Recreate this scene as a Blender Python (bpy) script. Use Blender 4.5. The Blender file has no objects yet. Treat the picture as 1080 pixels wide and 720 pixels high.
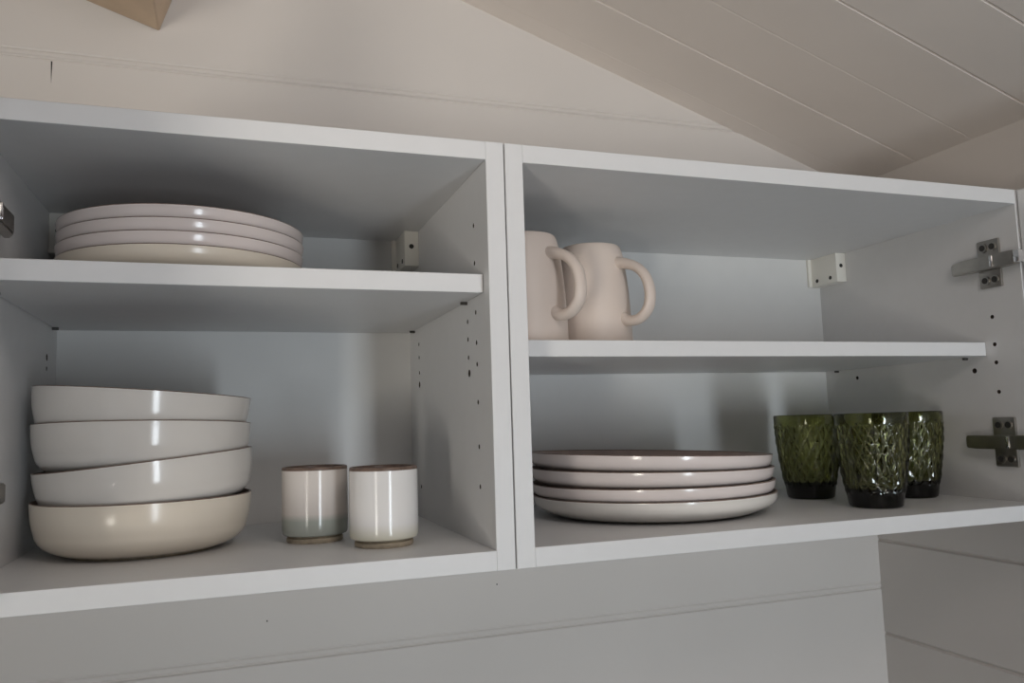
import bpy, bmesh, math, random
from mathutils import Vector, Matrix, Euler
PI = math.pi
S = bpy.context.scene
C = S.collection
random.seed(4)

# ------------------------------------------------------------------ camera
cd = bpy.data.cameras.new('camera'); cam = bpy.data.objects.new('camera', cd); C.objects.link(cam)
cam.location = (-0.216, -0.6193, 0.1166)
cam.rotation_euler = (1.6721, 0.0305, -0.3353)
cd.sensor_width = 36.0; cd.sensor_fit = 'HORIZONTAL'; cd.lens = 28.138
cd.clip_start = 0.01
S.camera = cam
# ------------------------------------------------------------------ world, lights, exposure
w = bpy.data.worlds.new('world'); S.world = w; w.use_nodes = True
w.node_tree.nodes['Background'].inputs[0].default_value = (0.62, 0.75, 1.0, 1)
w.node_tree.nodes['Background'].inputs[1].default_value = 0.6
S.view_settings.view_transform = 'Standard'; S.view_settings.look = 'None'
S.view_settings.gamma = 1.0; S.view_settings.use_curve_mapping = False
S.view_settings.exposure = 0.0

def area(name, loc, target, sx, sy, power, col):
    l = bpy.data.lights.new(name, 'AREA'); l.shape = 'RECTANGLE'; l.size = sx; l.size_y = sy
    l.energy = power; l.color = col
    o = bpy.data.objects.new(name, l); C.objects.link(o); o.location = loc
    d = Vector(target) - Vector(loc)
    o.rotation_euler = d.to_track_quat('-Z', 'Y').to_euler()
    return o
# room extents (metres; z = 0 is the underside of the cabinets)
XR, XL, YB, YF, ZF = 0.6657, -1.70, 0.322, -2.70, -1.45
WIN_L = (-2.50, -1.95, -0.95, 0.15)      # y0, y1, z0, z1 of the window in the left wall
WIN_F = (0.32, 0.62, -1.00, 0.10)        # x0, x1, z0, z1 of the window in the front wall
la = area('window_light_left', (XL - 0.02, (WIN_L[0] + WIN_L[1]) / 2, (WIN_L[2] + WIN_L[3]) / 2), (-0.15, 0.2, 0.80), 0.32, WIN_L[3] - WIN_L[2], 2.3, (1.0, 0.94, 0.84))
la.data.spread = math.radians(48)
lb = area('window_light_front', ((WIN_F[0] + WIN_F[1]) / 2, YF + 0.02, (WIN_F[2] + WIN_F[3]) / 2), (0.60, 0, -0.30), WIN_F[1] - WIN_F[0], WIN_F[3] - WIN_F[2], 6.4, (0.86, 0.94, 1.0))
lb.data.spread = math.radians(95)
pl = bpy.data.lights.new('warm_fill_light', 'POINT'); pl.energy = 4.6; pl.color = (1.0, 0.92, 0.89); pl.shadow_soft_size = 0.13  # unseen warm fill point, added to brighten the upper wall and ceiling
po = bpy.data.objects.new('warm_fill_light', pl); C.objects.link(po); po.location = (0.05, -0.85, 0.57)

# ------------------------------------------------------------------ materials
def mat(name, col, rough=0.5, metal=0.0, noise=0.0, nscale=30.0, bump=0.0, spec=0.5, coat=0.0):
    m = bpy.data.materials.new(name); m.use_nodes = True
    nt = m.node_tree; b = nt.nodes['Principled BSDF']
    b.inputs['Roughness'].default_value = rough; b.inputs['Metallic'].default_value = metal
    b.inputs['Specular IOR Level'].default_value = spec
    b.inputs['Coat Weight'].default_value = coat; b.inputs['Coat Roughness'].default_value = 0.06
    tc = nt.nodes.new('ShaderNodeTexCoord')
    n = nt.nodes.new('ShaderNodeTexNoise'); n.inputs['Scale'].default_value = nscale; n.inputs['Detail'].default_value = 5
    nt.links.new(tc.outputs['Object'], n.inputs['Vector'])
    r = nt.nodes.new('ShaderNodeValToRGB')
    r.color_ramp.elements[0].position = 0.3; r.color_ramp.elements[1].position = 0.7
    r.color_ramp.elements[0].color = tuple(c * (1 - noise) for c in col) + (1,)
    r.color_ramp.elements[1].color = tuple(min(1, c * (1 + noise)) for c in col) + (1,)
    nt.links.new(n.outputs['Fac'], r.inputs['Fac']); nt.links.new(r.outputs['Color'], b.inputs['Base Color'])
    if bump:
        bp = nt.nodes.new('ShaderNodeBump'); bp.inputs['Strength'].default_value = bump; bp.inputs['Distance'].default_value = 0.002
        nt.links.new(n.outputs['Fac'], bp.inputs['Height']); nt.links.new(bp.outputs['Normal'], b.inputs['Normal'])
    return m
M = {}
M['paint'] = mat('wall_paint', (0.685, 0.645, 0.61), 0.55, noise=0.025, nscale=5, bump=0.05)
M['ceil'] = mat('ceiling_paint', (0.80, 0.735, 0.68), 0.6, noise=0.03, nscale=6, bump=0.05)
M['panel'] = mat('room_wood', (0.24, 0.17, 0.11), 0.6, noise=0.2, nscale=6)
M['floor_bounce'] = mat('floor_cool_bounce', (0.58, 0.74, 0.97), 0.4, noise=0.25, nscale=7)  # unseen floor, its blue chosen to bounce cool light onto the undersides
M['beam'] = mat('beam_wood', (0.62, 0.475, 0.34), 0.6, noise=0.10, nscale=18, bump=0.1)
M['white'] = mat('white_melamine', (0.735, 0.735, 0.735), 0.42, noise=0.01, nscale=60)
M['back'] = mat('white_backboard', (0.72, 0.72, 0.71), 0.33, noise=0.01, nscale=40)
M['plastic'] = mat('ivory_plastic', (0.82, 0.80, 0.74), 0.4)
M['steel'] = mat('nickel_steel', (0.42, 0.40, 0.37), 0.30, metal=1.0, noise=0.08, nscale=90)
M['pin'] = mat('dark_pin_metal', (0.10, 0.095, 0.09), 0.4, metal=0.6)
M['chrome'] = mat('bright_chrome', (0.85, 0.85, 0.86), 0.12, metal=1.0)
M['hole'] = mat('drill_hole_shade', (0.07, 0.055, 0.045), 0.9)  # shade inside the drill holes put into the colour; bare board is tan
M['dark'] = mat('dark_socket', (0.03, 0.028, 0.025), 0.6)  # recess shade put into a near-black colour; also wall cracks
M['glaze'] = mat('ivory_glaze', (0.73, 0.695, 0.65), 0.13, noise=0.02, nscale=25)
M['pinkglaze'] = mat('pinkish_glaze', (0.76, 0.68, 0.65), 0.14, noise=0.02, nscale=25)
M['cream'] = mat('cream_glaze', (0.76, 0.685, 0.58), 0.17, noise=0.02, nscale=25, spec=0.4)
M['inside'] = mat('taupe_inner_glaze', (0.40, 0.31, 0.275), 0.35, noise=0.10, nscale=60)
M['rim'] = mat('brown_rim_glaze', (0.17, 0.115, 0.088), 0.35, noise=0.35, nscale=160)
M['clay'] = mat('bare_stoneware', (0.40, 0.34, 0.255), 0.6, noise=0.25, nscale=120)
M['mug'] = mat('blush_stoneware', (0.72, 0.62, 0.55), 0.42, noise=0.025, nscale=20)

def cup_glaze(name, top, low, z0, z1):
    m = mat(name, top, 0.13, spec=0.4); nt = m.node_tree; b = nt.nodes['Principled BSDF']
    tc = [n for n in nt.nodes if n.type == 'TEX_COORD'][0]
    sx = nt.nodes.new('ShaderNodeSeparateXYZ'); nt.links.new(tc.outputs['Object'], sx.inputs[0])
    nz = [n for n in nt.nodes if n.type == 'TEX_NOISE'][0]
    ma = nt.nodes.new('ShaderNodeMath'); ma.operation = 'MULTIPLY_ADD'; ma.inputs[1].default_value = 0.004; nt.links.new(nz.outputs['Fac'], ma.inputs[0]); nt.links.new(sx.outputs['Z'], ma.inputs[2])
    mr = nt.nodes.new('ShaderNodeMapRange'); mr.inputs['From Min'].default_value = z0; mr.inputs['From Max'].default_value = z1
    nt.links.new(ma.outputs[0], mr.inputs['Value'])
    mx = nt.nodes.new('ShaderNodeMix'); mx.data_type = 'RGBA'
    mx.inputs[6].default_value = low + (1,); mx.inputs[7].default_value = top + (1,)
    nt.links.new(mr.outputs['Result'], mx.inputs[0]); nt.links.new(mx.outputs[2], b.inputs['Base Color'])
    return m
M['cup_band'] = cup_glaze('glaze_with_green_band', (0.70, 0.65, 0.61), (0.42, 0.45, 0.41), 0.0215, 0.0280)
M['cup_plain'] = cup_glaze('glaze_with_cream_foot', (0.80, 0.785, 0.77), (0.76, 0.74, 0.62), 0.010, 0.022)

def glass():
    m = bpy.data.materials.new('green_glass'); m.use_nodes = True
    b = m.node_tree.nodes['Principled BSDF']
    b.inputs['Base Color'].default_value = (0.74, 0.76, 0.52, 1); b.inputs['Roughness'].default_value = 0.02
    b.inputs['Transmission Weight'].default_value = 1.0; b.inputs['IOR'].default_value = 1.5
    v = m.node_tree.nodes.new('ShaderNodeVolumeAbsorption')
    v.inputs['Color'].default_value = (0.52, 0.53, 0.20, 1); v.inputs['Density'].default_value = 230
    m.node_tree.links.new(v.outputs[0], m.node_tree.nodes['Material Output'].inputs['Volume'])
    return m
M['glass'] = glass()

# ------------------------------------------------------------------ helpers
def tag(o, label=None, cat=None, group=None, kind=None):
    if label: o['label'] = label
    if cat: o['category'] = cat
    if group: o['group'] = group
    if kind: o['kind'] = kind
    return o
def thing(name, loc, label, cat, group=None):
    o = bpy.data.objects.new(name, None); C.objects.link(o); o.location = loc; o.empty_display_size = 0.02
    return tag(o, label, cat, group)
def obj(name, bm, m, parent=None, smooth=True, angle=40):
    me = bpy.data.meshes.new(name); bm.normal_update(); bm.to_mesh(me); bm.free()
    for x in (m if isinstance(m, (list, tuple)) else [m]): me.materials.append(x)
    if smooth:
        for p in me.polygons: p.use_smooth = True
        me.set_sharp_from_angle(angle=math.radians(angle))
    o = bpy.data.objects.new(name, me); C.objects.link(o)
    if parent: o.parent = parent
    return o
def box(bm, x0, x1, y0, y1, z0, z1, bev=0.0, seg=2):
    t = bmesh.new()
    bmesh.ops.create_cube(t, size=1.0)
    bmesh.ops.scale(t, vec=(x1 - x0, y1 - y0, z1 - z0), verts=t.verts)
    bmesh.ops.translate(t, vec=((x0 + x1) / 2, (y0 + y1) / 2, (z0 + z1) / 2), verts=t.verts)
    if bev: bmesh.ops.bevel(t, geom=list(t.edges), offset=bev, segments=seg, affect='EDGES', profile=0.6)
    merge(bm, t)
def merge(bm, t, mx=None):
    if mx: bmesh.ops.transform(t, matrix=mx, verts=t.verts)
    me = bpy.data.meshes.new('tmp'); t.to_mesh(me); t.free(); bm.from_mesh(me); bpy.data.meshes.remove(me)
def cyl(bm, c, axis, r, h, n=20, bev=0.0):
    t = bmesh.new(); bmesh.ops.create_cone(t, cap_ends=True, segments=n, radius1=r, radius2=r, depth=h)
    if bev: bmesh.ops.bevel(t, geom=[e for e in t.edges if len(e.link_faces) == 2 and any(len(f.verts) > 4 for f in e.link_faces)], offset=bev, segments=2, affect='EDGES')
    q = Vector((0, 0, 1)).rotation_difference(Vector(axis)).to_matrix().to_4x4()
    merge(bm, t, Matrix.Translation(c) @ q)
def lathe(bm, prof, n=96, close=False):
    """prof: list of (r, z). r = 0 makes a pole."""
    rows = []
    for r, z in prof:
        if r < 1e-6: rows.append([bm.verts.new((0, 0, z))])
        else: rows.append([bm.verts.new((r * math.cos(2 * PI * i / n), r * math.sin(2 * PI * i / n), z)) for i in range(n)])
    for a, b in zip(rows[:-1], rows[1:]):
        for i in range(n):
            j = (i + 1) % n
            if len(a) == 1: bm.faces.new((a[0], b[i], b[j]))
            elif len(b) == 1: bm.faces.new((a[i], b[0], a[j]))
            else: bm.faces.new((a[i], b[i], b[j], a[j]))
def catmull(pts, k=4):
    out = []
    P = [pts[0]] + list(pts) + [pts[-1]]
    for i in range(1, len(P) - 2):
        p0, p1, p2, p3 = (Vector(P[i + d]) for d in (-1, 0, 1, 2))
        for s in range(k):
            t = s / k
            out.append(0.5 * ((2 * p1) + (p2 - p0) * t + (2 * p0 - 5 * p1 + 4 * p2 - p3) * t * t + (3 * p1 - p0 - 3 * p2 + p3) * t ** 3))
    out.append(Vector(pts[-1]))
    return out
def sweep(bm, path, radii, side, n=16):
    """tube with an elliptical section (ra along `side`, rb across) along a planar path."""
    rows = []
    for i, p in enumerate(path):
        t = (path[min(i + 1, len(path) - 1)] - path[max(i - 1, 0)]).normalized()
        u = Vector(side).normalized(); v = t.cross(u).normalized()
        ra, rb = radii[i]
        rows.append([bm.verts.new(p + u * ra * math.cos(2 * PI * k / n) + v * rb * math.sin(2 * PI * k / n)) for k in range(n)])
    for a, b in zip(rows[:-1], rows[1:]):
        for k in range(n):
            bm.faces.new((a[k], a[(k + 1) % n], b[(k + 1) % n], b[k]))
    bm.faces.new(rows[0][::-1]); bm.faces.new(rows[-1])
def kids(o): return [c for c in list(C.objects) if c.parent == o]
def dup(root, loc, label, rot=None, group=None):
    r = root.copy(); C.objects.link(r); r.location = loc; r['label'] = label
    if rot: r.rotation_euler = rot
    if group: r['group'] = group
    for ch in kids(root):
        c = ch.copy(); C.objects.link(c); c.parent = r
        for g in kids(ch):
            d = g.copy(); C.objects.link(d); d.parent = c
    return r
def boolean_cut(o, cutter_bm):
    bpy.context.view_layer.update()
    me = bpy.data.meshes.new('cut'); cutter_bm.to_mesh(me); cutter_bm.free()
    c = bpy.data.objects.new('cut', me); C.objects.link(c); c.matrix_world = o.matrix_world
    md = o.modifiers.new('b', 'BOOLEAN'); md.object = c; md.operation = 'DIFFERENCE'; md.solver = 'EXACT'
    dg = bpy.context.evaluated_depsgraph_get(); dg.update()
    new = bpy.data.meshes.new_from_object(o.evaluated_get(dg))
    o.modifiers.clear(); o.data = new
    bpy.data.objects.remove(c); bpy.data.meshes.remove(me)

# ------------------------------------------------------------------ room shell
def struct(name, bm, m, smooth=False):
    return tag(obj(name, bm, m, None, smooth), kind='structure')
def board_profile(a0, a1, grooves, depth_of):
    """height profile across the boards: list of (a, depth) with V grooves."""
    pts = [(a0, 0.0)]
    for g, d, wd in sorted(grooves):
        pts += [(g - wd, 0.0), (g - wd * 0.25, d), (g + wd * 0.25, d), (g + wd, 0.0)]
    pts.append((a1, 0.0))
    return pts
def extrude_profile(bm, A, B, back):
    """quads between matching point lists A and B, closed by lists offset by `back`."""
    va = [bm.verts.new(p) for p in A]; vb = [bm.verts.new(p) for p in B]
    wa = [bm.verts.new(Vector(p) + Vector(back)) for p in (A[0], A[-1])]; wb = [bm.verts.new(Vector(p) + Vector(back)) for p in (B[0], B[-1])]
    for i in range(len(va) - 1): bm.faces.new((va[i], va[i + 1], vb[i + 1], vb[i]))
    bm.faces.new((wa[0], wb[0], wb[1], wa[1]))
    bm.faces.new((va[0], vb[0], wb[0], wa[0])); bm.faces.new((va[-1], wa[1], wb[1], vb[-1]))
    bm.faces.new(va[::-1] + [wa[0], wa[1]]); bm.faces.new(vb + [wb[1], wb[0]])
    bmesh.ops.recalc_face_normals(bm, faces=bm.faces)
def zc(x): return 0.4552 + 0.336 * (XR - x)          # sloping ceiling height
# back wall: horizontal boards with a groove and a faint bead line above it
g = []
for k in range(-6, 6):
    z = 0.5225 + 0.2191 * k
    if ZF + 0.03 < z < 1.2: g += [(z, 0.0020, 0.0020), (z + 0.0077, 0.0009, 0.0018)]
pr = board_profile(ZF, 1.45, g, None)
bm = bmesh.new()
extrude_profile(bm, [Vector((XL - 0.05, YB + d, a)) for a, d in pr], [Vector((XR + 0.03, YB + d, a)) for a, d in pr], (0, 0.03, 0))
def sliver(pts):                                     # dark crack or nail hole in a board
    vs = [bm.verts.new((x, YB - 0.0002, z)) for x, z in pts]; bm.faces.new(vs).material_index = 1
sliver([(-0.4016, 0.5195), (-0.4000, 0.5190), (-0.4004, 0.5080), (-0.4008, 0.4940), (-0.4013, 0.5080)])
for cx, cz in ((-0.1783, -0.0905), (0.0865, -0.0760)): sliver([(cx + 0.0008 * math.cos(k * PI / 4), cz + 0.0012 * math.sin(k * PI / 4)) for k in range(8)])
struct('wall_back', bm, (M['paint'], M['dark']))
# right wall
g = []
for k in range(-11, 4):
    z = -0.0668 + 0.1308 * k
    if ZF + 0.03 < z < 0.44: g += [(z, 0.0030, 0.0028)]
pr = board_profile(ZF, 0.60, g, None)
bm = bmesh.new()
extrude_profile(bm, [Vector((XR + d, YB + 0.03, a)) for a, d in pr], [Vector((XR + d, YF - 0.05, a)) for a, d in pr], (0.03, 0, 0))
struct('wall_right', bm, M['paint'])
# sloping boarded ceiling, boards run down the slope
g = []
for k in range(-32, 2):
    y = 0.2000 + 0.0890 * k
    if YF < y < YB - 0.01:
        weak = (k == -1 or k == 1)
        g.append((y, 0.0003 if weak else 0.0022, 0.0015 if weak else 0.0019))
pr = board_profile(YF - 0.05, YB + 0.03, g, None)
nz = Vector((0.336, 0, 1)).normalized()
bm = bmesh.new()
extrude_profile(bm, [Vector((XR + 0.03, a, zc(XR + 0.03))) + nz * d for a, d in pr], [Vector((XL - 0.05, a, zc(XL - 0.05))) + nz * d for a, d in pr], nz * 0.03)
struct('ceiling', bm, M['ceil'])
bm = bmesh.new(); box(bm, XL - 0.05, XR + 0.03, YF - 0.05, YB + 0.03, ZF - 0.03, ZF); struct('floor', bm, M['floor_bounce'])
# left wall and front wall with a window opening each
y0, y1, z0, z1 = WIN_L
bm = bmesh.new()
box(bm, XL - 0.05, XL, YF - 0.05, y0, ZF, 1.30); box(bm, XL - 0.05, XL, y1, YB + 0.03, ZF, 1.30)
box(bm, XL - 0.05, XL, y0, y1, ZF, z0); box(bm, XL - 0.05, XL, y0, y1, z1, 1.30)
struct('wall_left', bm, M['panel'])
bm = bmesh.new(); f = 0.025
for a in ((y0 - f, y0, z0 - f, z1 + f), (y1, y1 + f, z0 - f, z1 + f), (y0, y1, z0 - f, z0), (y0, y1, z1, z1 + f)): box(bm, XL, XL + 0.015, *a)
struct('window_1', bm, M['white'])
x0, x1, z0, z1 = WIN_F
bm = bmesh.new()
box(bm, XL, x0, YF - 0.05, YF, ZF, 1.30); box(bm, x1, XR, YF - 0.05, YF, ZF, 0.46)
box(bm, x0, x1, YF - 0.05, YF, ZF, z0); box(bm, x0, x1, YF - 0.05, YF, z1, 0.53)
struct('wall_front', bm, M['panel'])
bm = bmesh.new()
for a in ((x0 - f, x0, z0 - f, z1 + f), (x1, x1 + f, z0 - f, z1 + f), (x0, x1, z0 - f, z0), (x0, x1, z1, z1 + f)): box(bm, a[0], a[1], YF, YF + 0.015, a[2], a[3])
struct('window_2', bm, M['white'])

# ------------------------------------------------------------------ wall cabinets
H, T, D = 0.352, 0.01584, 0.3101
GAP = 0.0006
def side_panel(name, x0, x1, inner, holes, parent):
    bm = bmesh.new(); box(bm, x0, x1, 0, D + 0.010, 0, H, 0.0004, 1)
    o = obj(name, bm, M['white'], parent, True, 30)
    if holes:
        cb = bmesh.new()
        for (y, z, r) in holes: cyl(cb, Vector((inner, y, z)), (1, 0, 0), r, 0.018, 14)
        for f_ in cb.faces: f_.material_index = 1
        o.data.materials.append(M['hole']); boolean_cut(o, cb)
    return o
def hinge(parent, X, s, zc_, zoff=0.0):
    """concealed cup hinge on an inner face at x = X; s = direction from that face into the cabinet."""
    bm = bmesh.new()
    lo, hi = sorted((X, X + s * 0.0035))
    box(bm, lo, hi, 0.0215, 0.0485, zc_ - 0.0270, zc_ + 0.0270, 0.0015, 2)
    for z in (-0.0185, 0.0185):                     # raised collars round the screws
        cyl(bm, Vector((X + s * 0.0036, 0.0405, zc_ + z)), (s, 0, 0), 0.0052, 0.003, 18)
        cyl(bm, Vector((X + s * 0.0036, 0.0285, zc_ + z)), (s, 0, 0), 0.0045, 0.003, 18)
    o = obj('hinge', bm, M['steel'], parent)
    a = bmesh.new()                                  # arm: long channel, sloped at its free end
    pts = [(0.081, 0.0035), (0.079, 0.0095), (0.062, 0.0150), (0.010, 0.0160), (-0.004, 0.0150), (-0.004, 0.0040), (0.030, 0.0036)]
    w_ = 0.0075
    va = [a.verts.new((X + s * q, y, zc_ - w_ * (0.9 if y > 0.07 else 1))) for y, q in pts]
    vb = [a.verts.new((X + s * q, y, zc_ + w_ * (0.9 if y > 0.07 else 1))) for y, q in pts]
    n = len(pts)
    for i in range(n): a.faces.new((va[i], va[(i + 1) % n], vb[(i + 1) % n], vb[i]))
    a.faces.new(va[::-1]); a.faces.new(vb); bmesh.ops.recalc_face_normals(a, faces=a.faces)
    bmesh.ops.bevel(a, geom=list(a.edges), offset=0.0012, segments=2, affect='EDGES')
    obj('arm', a, M['steel'], o)
    k = bmesh.new(); lo, hi = sorted((X + s * 0.0145, X + s * 0.0172)); box(k, lo, hi, 0.020, 0.0235, zc_ - 0.0062, zc_ + 0.0062, 0.0008)
    obj('clip', k, M['chrome'], o)
    k = bmesh.new(); lo, hi = sorted((X + s * 0.002, X + s * 0.0150)); box(k, lo, hi, -0.0105, -0.0035, zc_ - 0.0066, zc_ + 0.0066, 0.0012)
    obj('knuckle', k, M['chrome'], o)
    for y in (0.0405, 0.0285):
        for z in (-0.0185, 0.0185):
            q = bmesh.new(); cyl(q, Vector((X + s * 0.0052, y, zc_ + z)), (s, 0, 0), 0.0034, 0.0008, 16)
            obj('screw_hole_shade', q, M['dark'], o)  # screw recess as a flat disc, its shade put into the colour
    return o
def hanging_bracket(parent, X, s):
    bm = bmesh.new()
    lo, hi = sorted((X, X + s * 0.0165))
    box(bm, lo, hi, 0.2560, D, 0.2960, 0.3362, 0.0012, 2)
    lo, hi = sorted((X + s * 0.0155, X + s * 0.0215)); box(bm, lo, hi, 0.3060, D, 0.2960, 0.3362, 0.0006, 1)
    o = obj('hanging_bracket', bm, M['plastic'], parent)
    for p, ax in (((X + s * 0.0085, 0.2560, 0.3185), (0, -1, 0)), ((X + s * 0.0165, 0.2690, 0.3035), (s, 0, 0)), ((X + s * 0.0165, 0.2955, 0.3035), (s, 0, 0))):
        q = bmesh.new(); cyl(q, Vector(p), ax, 0.0027, 0.0006, 16)
        obj('screw_hole_shade', q, M['dark'], o)  # flat disc for an open hole, the hole's shade put into its colour
    return o
def door(parent, hx, hy, width, ang):
    """flat door, hinged edge at (hx, hy); ang is the heading of its inner face."""
    bm = bmesh.new(); sgn = 1 if hx > 0 else -1
    lo, hi = sorted((0, sgn * 0.016)); box(bm, lo, hi, -width, 0, 0.001, H - 0.001, 0.0008, 1)
    o = obj('door', bm, M['white'], parent); o.location = (hx, hy, 0); o.rotation_euler = (0, 0, ang)
    return o
PINR = 0.0021
def cabinet(label, xa, xb, shelf_front, shelf_z, holes_l, holes_r, hinge_side, hinge_z, door_w, door_ang):
    t = thing('wall_cabinet', (xa, 0, 0), label, 'cabinet', None)
    L = xb - xa
    bm = bmesh.new(); box(bm, T, L - T, 0, D + 0.010, H - T, H, 0.0004, 1); obj('top_panel', bm, M['white'], t)
    bm = bmesh.new(); box(bm, T, L - T, 0, D + 0.010, 0, T, 0.0004, 1); obj('bottom_panel', bm, M['white'], t)
    side_panel('side_panel', 0, T, T, holes_l, t); side_panel('side_panel', L - T, L, L - T, holes_r, t)
    bm = bmesh.new(); box(bm, T, L - T, D, D + 0.004, T, H - T); obj('back_panel', bm, M['back'], t)
    z0_, z1_ = shelf_z
    bm = bmesh.new(); box(bm, T + 0.0006, L - T - 0.0006, shelf_front, D - 0.001, z0_, z1_, 0.0005, 1); obj('shelf', bm, M['white'], t)
    for sx, X in ((1, T), (-1, L - T)):
        for y in (max(shelf_front + 0.026, 0.0665), 0.285):
            q = bmesh.new(); cyl(q, Vector((X + sx * 0.003, y, z0_ - 0.0014)), (1, 0, 0), 0.0014, 0.006, 12)
            obj('shelf_pin', q, M['pin'], t)
    for sx, X in ((1, T), (-1, L - T)): hanging_bracket(t, X, sx)
    X, s = (T, 1) if hinge_side == 'L' else (L - T, -1)
    for z in hinge_z: hinge(t, X, s, z)
    if hinge_side == 'L': door(t, T - 0.0012, -0.0022, door_w, door_ang)
    else: door(t, L - T + 0.0012, -0.0022, door_w, door_ang)
    return t
WL, WR = 0.4023, 0.6002
fr = [(0.0400, z, PINR) for z in (0.2896, 0.2561, 0.2129, 0.1865, 0.1677, 0.1351, 0.0972, 0.0636)]
pin = [(0.0660, z, PINR) for z in (0.2080, 0.1920, 0.1757)] + [(0.0645, 0.1615, 0.0034)]
bk = [(0.2650, z, PINR) for z in (0.2080, 0.1930, 0.1758, 0.0495)] + [(0.2650, 0.1625, 0.0036)]
cabL = cabinet('narrower white open wall cabinet on the left, holding side plates, bowls and two small cups',
               -WL, -GAP, 0.0145, (0.2259, 0.2418), [(0.265, 0.194, 0.0036), (0.265, 0.183, 0.0024)], fr + pin + bk, 'L', (0.2768, 0.0770), 0.398, math.radians(-18))
frR = [(0.0395, z, 0.0023) for z in (0.2178, 0.1870, 0.1669, 0.1344)]
cabR = cabinet('wider white open wall cabinet on the right, holding mugs, dinner plates and green glasses',
               GAP, WR, 0.0505, (0.1751, 0.1904), [], frR + [(0.068, 0.1595, 0.0030), (0.250, 0.163, 0.0024)], 'R', (0.2768, 0.0795), 0.596, math.radians(4.5))

# ------------------------------------------------------------------ beam end on the gable wall
t = thing('roof_beam', (-0.2949, YB, 0.5678), 'brown wooden beam end high on the wall above the left cabinet', 'beam')
bm = bmesh.new(); box(bm, -0.46, 0, -0.16, 0.0, 0, 0.10, 0.0015, 1)
o = obj('timber', bm, M['beam'], t); o.rotation_euler = (0, math.atan(0.336), 0)

# ------------------------------------------------------------------ crockery
def stack_piece(name, R, hgt, outer, inner, lip, mats, label, cat, group, foot):
    """outer/inner: profiles (r, z up from foot); glazed body, brown rim line, bare foot ring."""
    t = thing(name, (0, 0, 0), label, cat, group)
    o3 = [Vector((r, z, 0)) for r, z in outer]
    bm = bmesh.new(); lathe(bm, [(v[0], v[1]) for v in catmull(o3, 4)]); obj('body', bm, mats[0], t)
    bm = bmesh.new(); lathe(bm, lip); obj('rim', bm, M['rim'], t)
    bm = bmesh.new(); lathe(bm, [(v[0], v[1]) for v in catmull([Vector((r, z, 0)) for r, z in inner], 4)]); obj('inner_face', bm, mats[1], t)
    bm = bmesh.new(); lathe(bm, foot); obj('foot_ring', bm, M['clay'], t)
    return t
def make_plate(name, R, hgt, floor_d, body, label, group):
    h = hgt
    f0 = R - 0.0375
    outer = [(0.0, 0.004), (f0 - 0.004, 0.004), (f0 + 0.001, 0.0035), (f0 + 0.012, h - 0.0215), (R - 0.012, h - 0.0165), (R - 0.0046, h - 0.0125), (R - 0.0016, h - 0.0085), (R - 0.0004, h - 0.004), (R, h - 0.0009)]
    lip = [(R, h - 0.0009), (R - 0.0003, h - 0.0002), (R - 0.0012, h), (R - 0.0022, h - 0.0003), (R - 0.0025, h - 0.0010)]
    inner = [(R - 0.0025, h - 0.0010), (R - 0.0040, h - 0.0045), (R - 0.0062, h - floor_d + 0.0030), (R - 0.0120, h - floor_d), (R * 0.5, h - floor_d), (0.0, h - floor_d)]
    foot = [(f0 + 0.002, 0.0045), (f0 + 0.0008, 0.0003), (f0, 0.0), (f0 - 0.003, 0.0), (f0 - 0.0045, 0.0042)]
    return stack_piece(name, R, h, outer, inner, lip, (body, M['inside']), label, 'plate', group, foot)
HP, HD = 0.0252, 0.0233
# small plates on the upper left shelf
zs = 0.2418
gL = 'side plates stacked on the upper left shelf'
p0 = make_plate('side_plate', 0.105, HP, 0.0149, M['cream'], 'cream side plate with bare foot, lowest of the stack on the upper left shelf', gL)
p0.location = (-0.2571, 0.163, zs)
p1 = make_plate('side_plate', 0.105, HP, 0.0149, M['pinkglaze'], 'pinkish side plate directly on the cream one on the upper left shelf', gL)
p1.location = (-0.2569, 0.163, zs + 0.0108)
dup(p1, (-0.2563, 0.163, zs + 0.0216), 'pinkish side plate just under the topmost one on the upper left shelf', (0, 0, 1.0))
dup(p1, (-0.2567, 0.1635, zs + 0.0324), 'pinkish side plate at the very top of the stack on the upper left shelf', (0, 0, 2.0))
# large plates bottom right
gR = 'dinner plates stacked on the cabinet bottom'
q0 = make_plate('dinner_plate', 0.130, HD, 0.0113, M['glaze'], 'large ivory dinner plate standing on the cabinet floor, lowest of its stack beside the glasses', gR)
q0.location = (0.2154, 0.1635, T)
q1 = make_plate('dinner_plate', 0.130, HD, 0.0113, M['pinkglaze'], 'large pinkish dinner plate, second from the bottom of the stack beside the glasses', gR)
q1.location = (0.2150, 0.165, T + 0.0122)
dup(q1, (0.2138, 0.165, T + 0.0268), 'large pinkish dinner plate just under the topmost one, beside the glasses', (0, 0.017, 0))
dup(q1, (0.2122, 0.165, T + 0.0412), 'topmost large dinner plate beside the glasses, its brownish upper face showing', (0, 0.036, 0))

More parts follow.
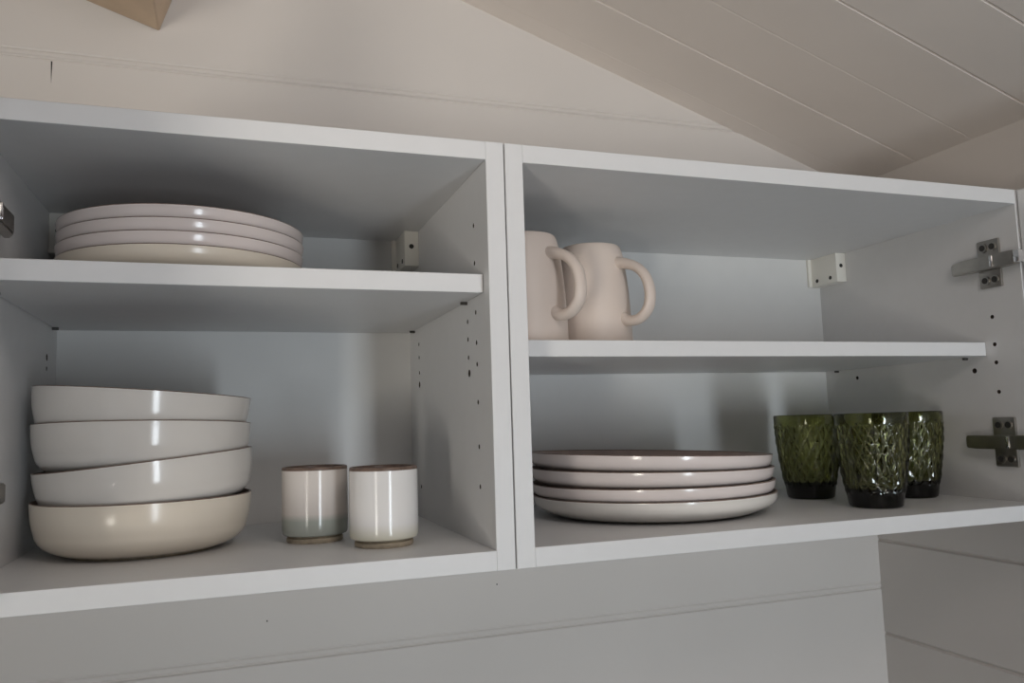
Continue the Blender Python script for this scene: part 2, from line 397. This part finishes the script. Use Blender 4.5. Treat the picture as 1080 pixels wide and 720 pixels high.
# bowls
def make_bowl(body, label):
    R, h = 0.0888, 0.0470
    d = [(0.0, 0.0050), (0.054, 0.0050), (0.0595, 0.0022), (0.0640, 0.0026), (0.0712, 0.0048), (0.0785, 0.0092), (0.0833, 0.0150), (0.0853, 0.0212), (0.0871, 0.0280), (0.0883, 0.0370), (R, h - 0.0008)]
    lip = [(R, h - 0.0008), (R - 0.0003, h - 0.0001), (R - 0.0010, h), (R - 0.0018, h - 0.0003), (R - 0.0020, h - 0.0010)]
    inn = [(R - 0.0020, h - 0.0010), (0.0855, 0.036), (0.0838, 0.027), (0.0812, 0.0200), (0.0765, 0.0142), (0.070, 0.0095), (0.060, 0.0072), (0.03, 0.0070), (0.0, 0.0070)]
    foot = [(0.0600, 0.0026), (0.0590, 0.0003), (0.0582, 0.0), (0.0560, 0.0), (0.0545, 0.0052)]
    return stack_piece('bowl', R, h, d, inn, lip, (body, M['inside']), label, 'bowl', 'bowls stacked in the left cabinet', foot)
def place_bowl(b, dx, dy, zr, s, s2):
    n = Vector((-s, -s2, 1)).normalized()
    b.location = Vector((-0.2872 + dx, 0.165 + dy, zr)) - n * 0.0470
    b.rotation_euler = Vector((0, 0, 1)).rotation_difference(n).to_euler()
b0 = make_bowl(M['cream'], 'cream bowl standing level on the cabinet floor, lowest of the bowl stack'); place_bowl(b0, 0, 0, 0.0628, 0, 0)
b1 = make_bowl(M['glaze'], 'off-white bowl tilted down to the left, second from the bottom of the bowl stack'); place_bowl(b1, 0.0004, 0, 0.0946, 0.0936, 0)
b2 = dup(b1, (0, 0, 0), 'off-white bowl, nearly level, second from the top of the bowl stack'); place_bowl(b2, -0.0006, 0, 0.1254, -0.0153, -0.030)
b3 = dup(b1, (0, 0, 0), 'off-white bowl tilted down to the right, topmost of the bowl stack'); place_bowl(b3, -0.0003, 0, 0.1533, -0.0765, 0.006)

# small handleless cups
def make_cup(glz, label):
    t = thing('cup', (0, 0, 0), label, 'cup', 'small handleless cups in the left cabinet')
    R, h = 0.0294, 0.0670
    out = [(0.0255, 0.0062), (0.0282, 0.0069), (0.0291, 0.0090), (R, 0.014), (R, 0.040), (R, 0.0640)]
    bm = bmesh.new(); lathe(bm, [(v[0], v[1]) for v in catmull([Vector((r, z, 0)) for r, z in out], 4)], 72); obj('body', bm, glz, t)
    bm = bmesh.new(); lathe(bm, [(R, 0.0640), (R - 0.0001, 0.0656), (R - 0.0008, 0.0667), (R - 0.0018, 0.0670), (R - 0.0028, 0.0664), (R - 0.0033, 0.0640)], 72); obj('rim', bm, M['rim'], t)
    bm = bmesh.new(); lathe(bm, [(R - 0.0033, 0.0640), (R - 0.0035, 0.03), (R - 0.005, 0.014), (R - 0.012, 0.0105), (0, 0.010)], 72); obj('inner_face', bm, M['inside'], t)
    bm = bmesh.new(); lathe(bm, [(0.0255, 0.0062), (0.0236, 0.0058), (0.0234, 0.0050), (0.0247, 0.0042), (0.0250, 0.0035), (0.0250, 0.0012), (0.0243, 0.0), (0.0205, 0.0), (0.0190, 0.003), (0, 0.003)], 72); obj('foot_ring', bm, M['clay'], t)
    return t
c1 = make_cup(M['cup_band'], 'small handleless cup with a grey-green band, beside the bowls'); c1.location = (-0.1437, 0.1422, T)
c2 = make_cup(M['cup_plain'], 'small handleless white cup, nearest the middle partition'); c2.location = (-0.0914, 0.0816, T)

# mugs
def make_mug(label):
    t = thing('mug', (0, 0, 0), label, 'mug', 'mugs on the upper right shelf')
    out = [(0.0, 0.0025), (0.034, 0.0025), (0.036, 0.0005), (0.0385, 0.0002), (0.0408, 0.0030), (0.0412, 0.012), (0.0402, 0.040), (0.0386, 0.065), (0.0366, 0.085), (0.0348, 0.0975), (0.0327, 0.1060), (0.0312, 0.1095)]
    bm = bmesh.new(); lathe(bm, [(v[0], v[1]) for v in catmull([Vector((r, z, 0)) for r, z in out], 5)], 80); obj('body', bm, M['mug'], t, True, 60)
    inn = [(0.0312, 0.1095), (0.0303, 0.1103), (0.0292, 0.1098), (0.0290, 0.107), (0.0320, 0.092), (0.0345, 0.07), (0.0365, 0.03), (0.0360, 0.012), (0.030, 0.008), (0.0, 0.008)]
    bm = bmesh.new(); lathe(bm, [(v[0], v[1]) for v in catmull([Vector((r, z, 0)) for r, z in inn], 4)], 80); obj('inner_face', bm, M['mug'], t, True, 60)
    path = catmull([Vector(p) for p in ((0.0300, 0, 0.0895), (0.0430, 0, 0.0875), (0.0575, 0, 0.0810), (0.0675, 0, 0.0690), (0.0712, 0, 0.0530), (0.0685, 0, 0.0385), (0.0590, 0, 0.0290), (0.0470, 0, 0.0270), (0.0360, 0, 0.0310))], 6)
    n = len(path); rad = []
    for i in range(n):
        u = abs(2 * i / (n - 1) - 1)
        rad.append((0.0074 + 0.0010 * u ** 6, 0.0050 + 0.0030 * u ** 5))
    bm = bmesh.new(); sweep(bm, path, rad, (0, 1, 0)); bmesh.ops.recalc_face_normals(bm, faces=bm.faces)
    obj('handle', bm, M['mug'], t, True, 70)
    return t
m1 = make_mug('blush mug nearest the middle partition, partly hidden behind it'); m1.location = (0.0600, 0.120, 0.1904); m1.rotation_euler = (0, 0, math.radians(-64))
m2 = dup(m1, (0.1480, 0.152, 0.1904), 'blush mug fully in view, standing behind the handle of the other', (0, 0, math.radians(-60)))

# green pressed glasses
def make_glass(label):
    n, R0, R1, h = 240, 0.0272, 0.0382, 0.0997
    nd, zb, zt, rows = 20, 0.0145, 0.0885, 7.0
    bm = bmesh.new()
    rings = []
    rings.append([bm.verts.new((0, 0, 0.0012))])
    prof = [(0.018, 0.0012), (0.0215, 0.0), (0.0250, 0.0002), (0.0268, 0.0016), (0.0276, 0.0040), (0.0284, 0.0100), (0.0289, 0.0135)]
    def rad(z):
        u = (z - 0.0135) / (h - 0.0135)
        return 0.0289 + (R1 - 0.0289) * (1 - (1 - u) ** 1.75)
    nz_ = 84
    for i in range(nz_ + 1): prof.append((None, zb + (zt - zb) * i / nz_))
    prof += [(R1 - 0.0001, 0.0905), (R1, 0.0970), (R1 - 0.0002, 0.0990), (R1 - 0.0009, h), (R1 - 0.0017, 0.0990)]
    for r, z in prof:
        row = []
        for i in range(n):
            a = 2 * PI * i / n; rr = r
            if r is None:
                v = (z - zb) / (zt - zb) * rows; u = a / (2 * PI) * nd
                p = abs(((u + v * 0.5) % 1.0) - 0.5) * 2; q = abs(((u - v * 0.5) % 1.0) - 0.5) * 2
                e = min(1.0, min(1 - p, 1 - q) / 0.85)          # 0 on the grid lines, 1 at the tip of each faceted diamond
                fade = min(1.0, min(z - zb, zt - z) / 0.003)
                rr = rad(z) + fade * (0.0019 * e - 0.0010)
            row.append(bm.verts.new((rr * math.cos(a), rr * math.sin(a), z)))
        rings.append(row)
    for r, z in ((R1 - 0.0024, 0.094), (R1 - 0.0030, 0.085), (0.0335, 0.060), (0.0300, 0.040), (0.0275, 0.028), (0.0255, 0.0205), (0.0215, 0.0165), (0.012, 0.0150)):
        rings.append([bm.verts.new((r * math.cos(2 * PI * i / n), r * math.sin(2 * PI * i / n), z)) for i in range(n)])
    rings.append([bm.verts.new((0, 0, 0.0148))])
    for a, b in zip(rings[:-1], rings[1:]):
        for i in range(n):
            j = (i + 1) % n
            if len(a) == 1: bm.faces.new((a[0], b[j], b[i]))
            elif len(b) == 1: bm.faces.new((a[i], a[j], b[0]))
            else: bm.faces.new((a[i], a[j], b[j], b[i]))
    bmesh.ops.recalc_face_normals(bm, faces=bm.faces)
    o = obj('drinking_glass', bm, M['glass'], None, True, 28)
    return tag(o, label, 'glass', 'green diamond-pattern glasses')
g1 = make_glass('green diamond-cut glass at the left, beside the dinner plates'); g1.location = (0.4459, 0.1894, T)
for loc, rz, lb in (((0.4362, 0.0752, T), 0.13, 'green diamond-cut glass in front, nearest the cabinet edge'), ((0.5430, 0.1300, T), 0.4, 'green diamond-cut glass at the right, nearest the lower hinge')):
    o = g1.copy(); C.objects.link(o); o.location = loc; o.rotation_euler = (0, 0, rz); o['label'] = lb
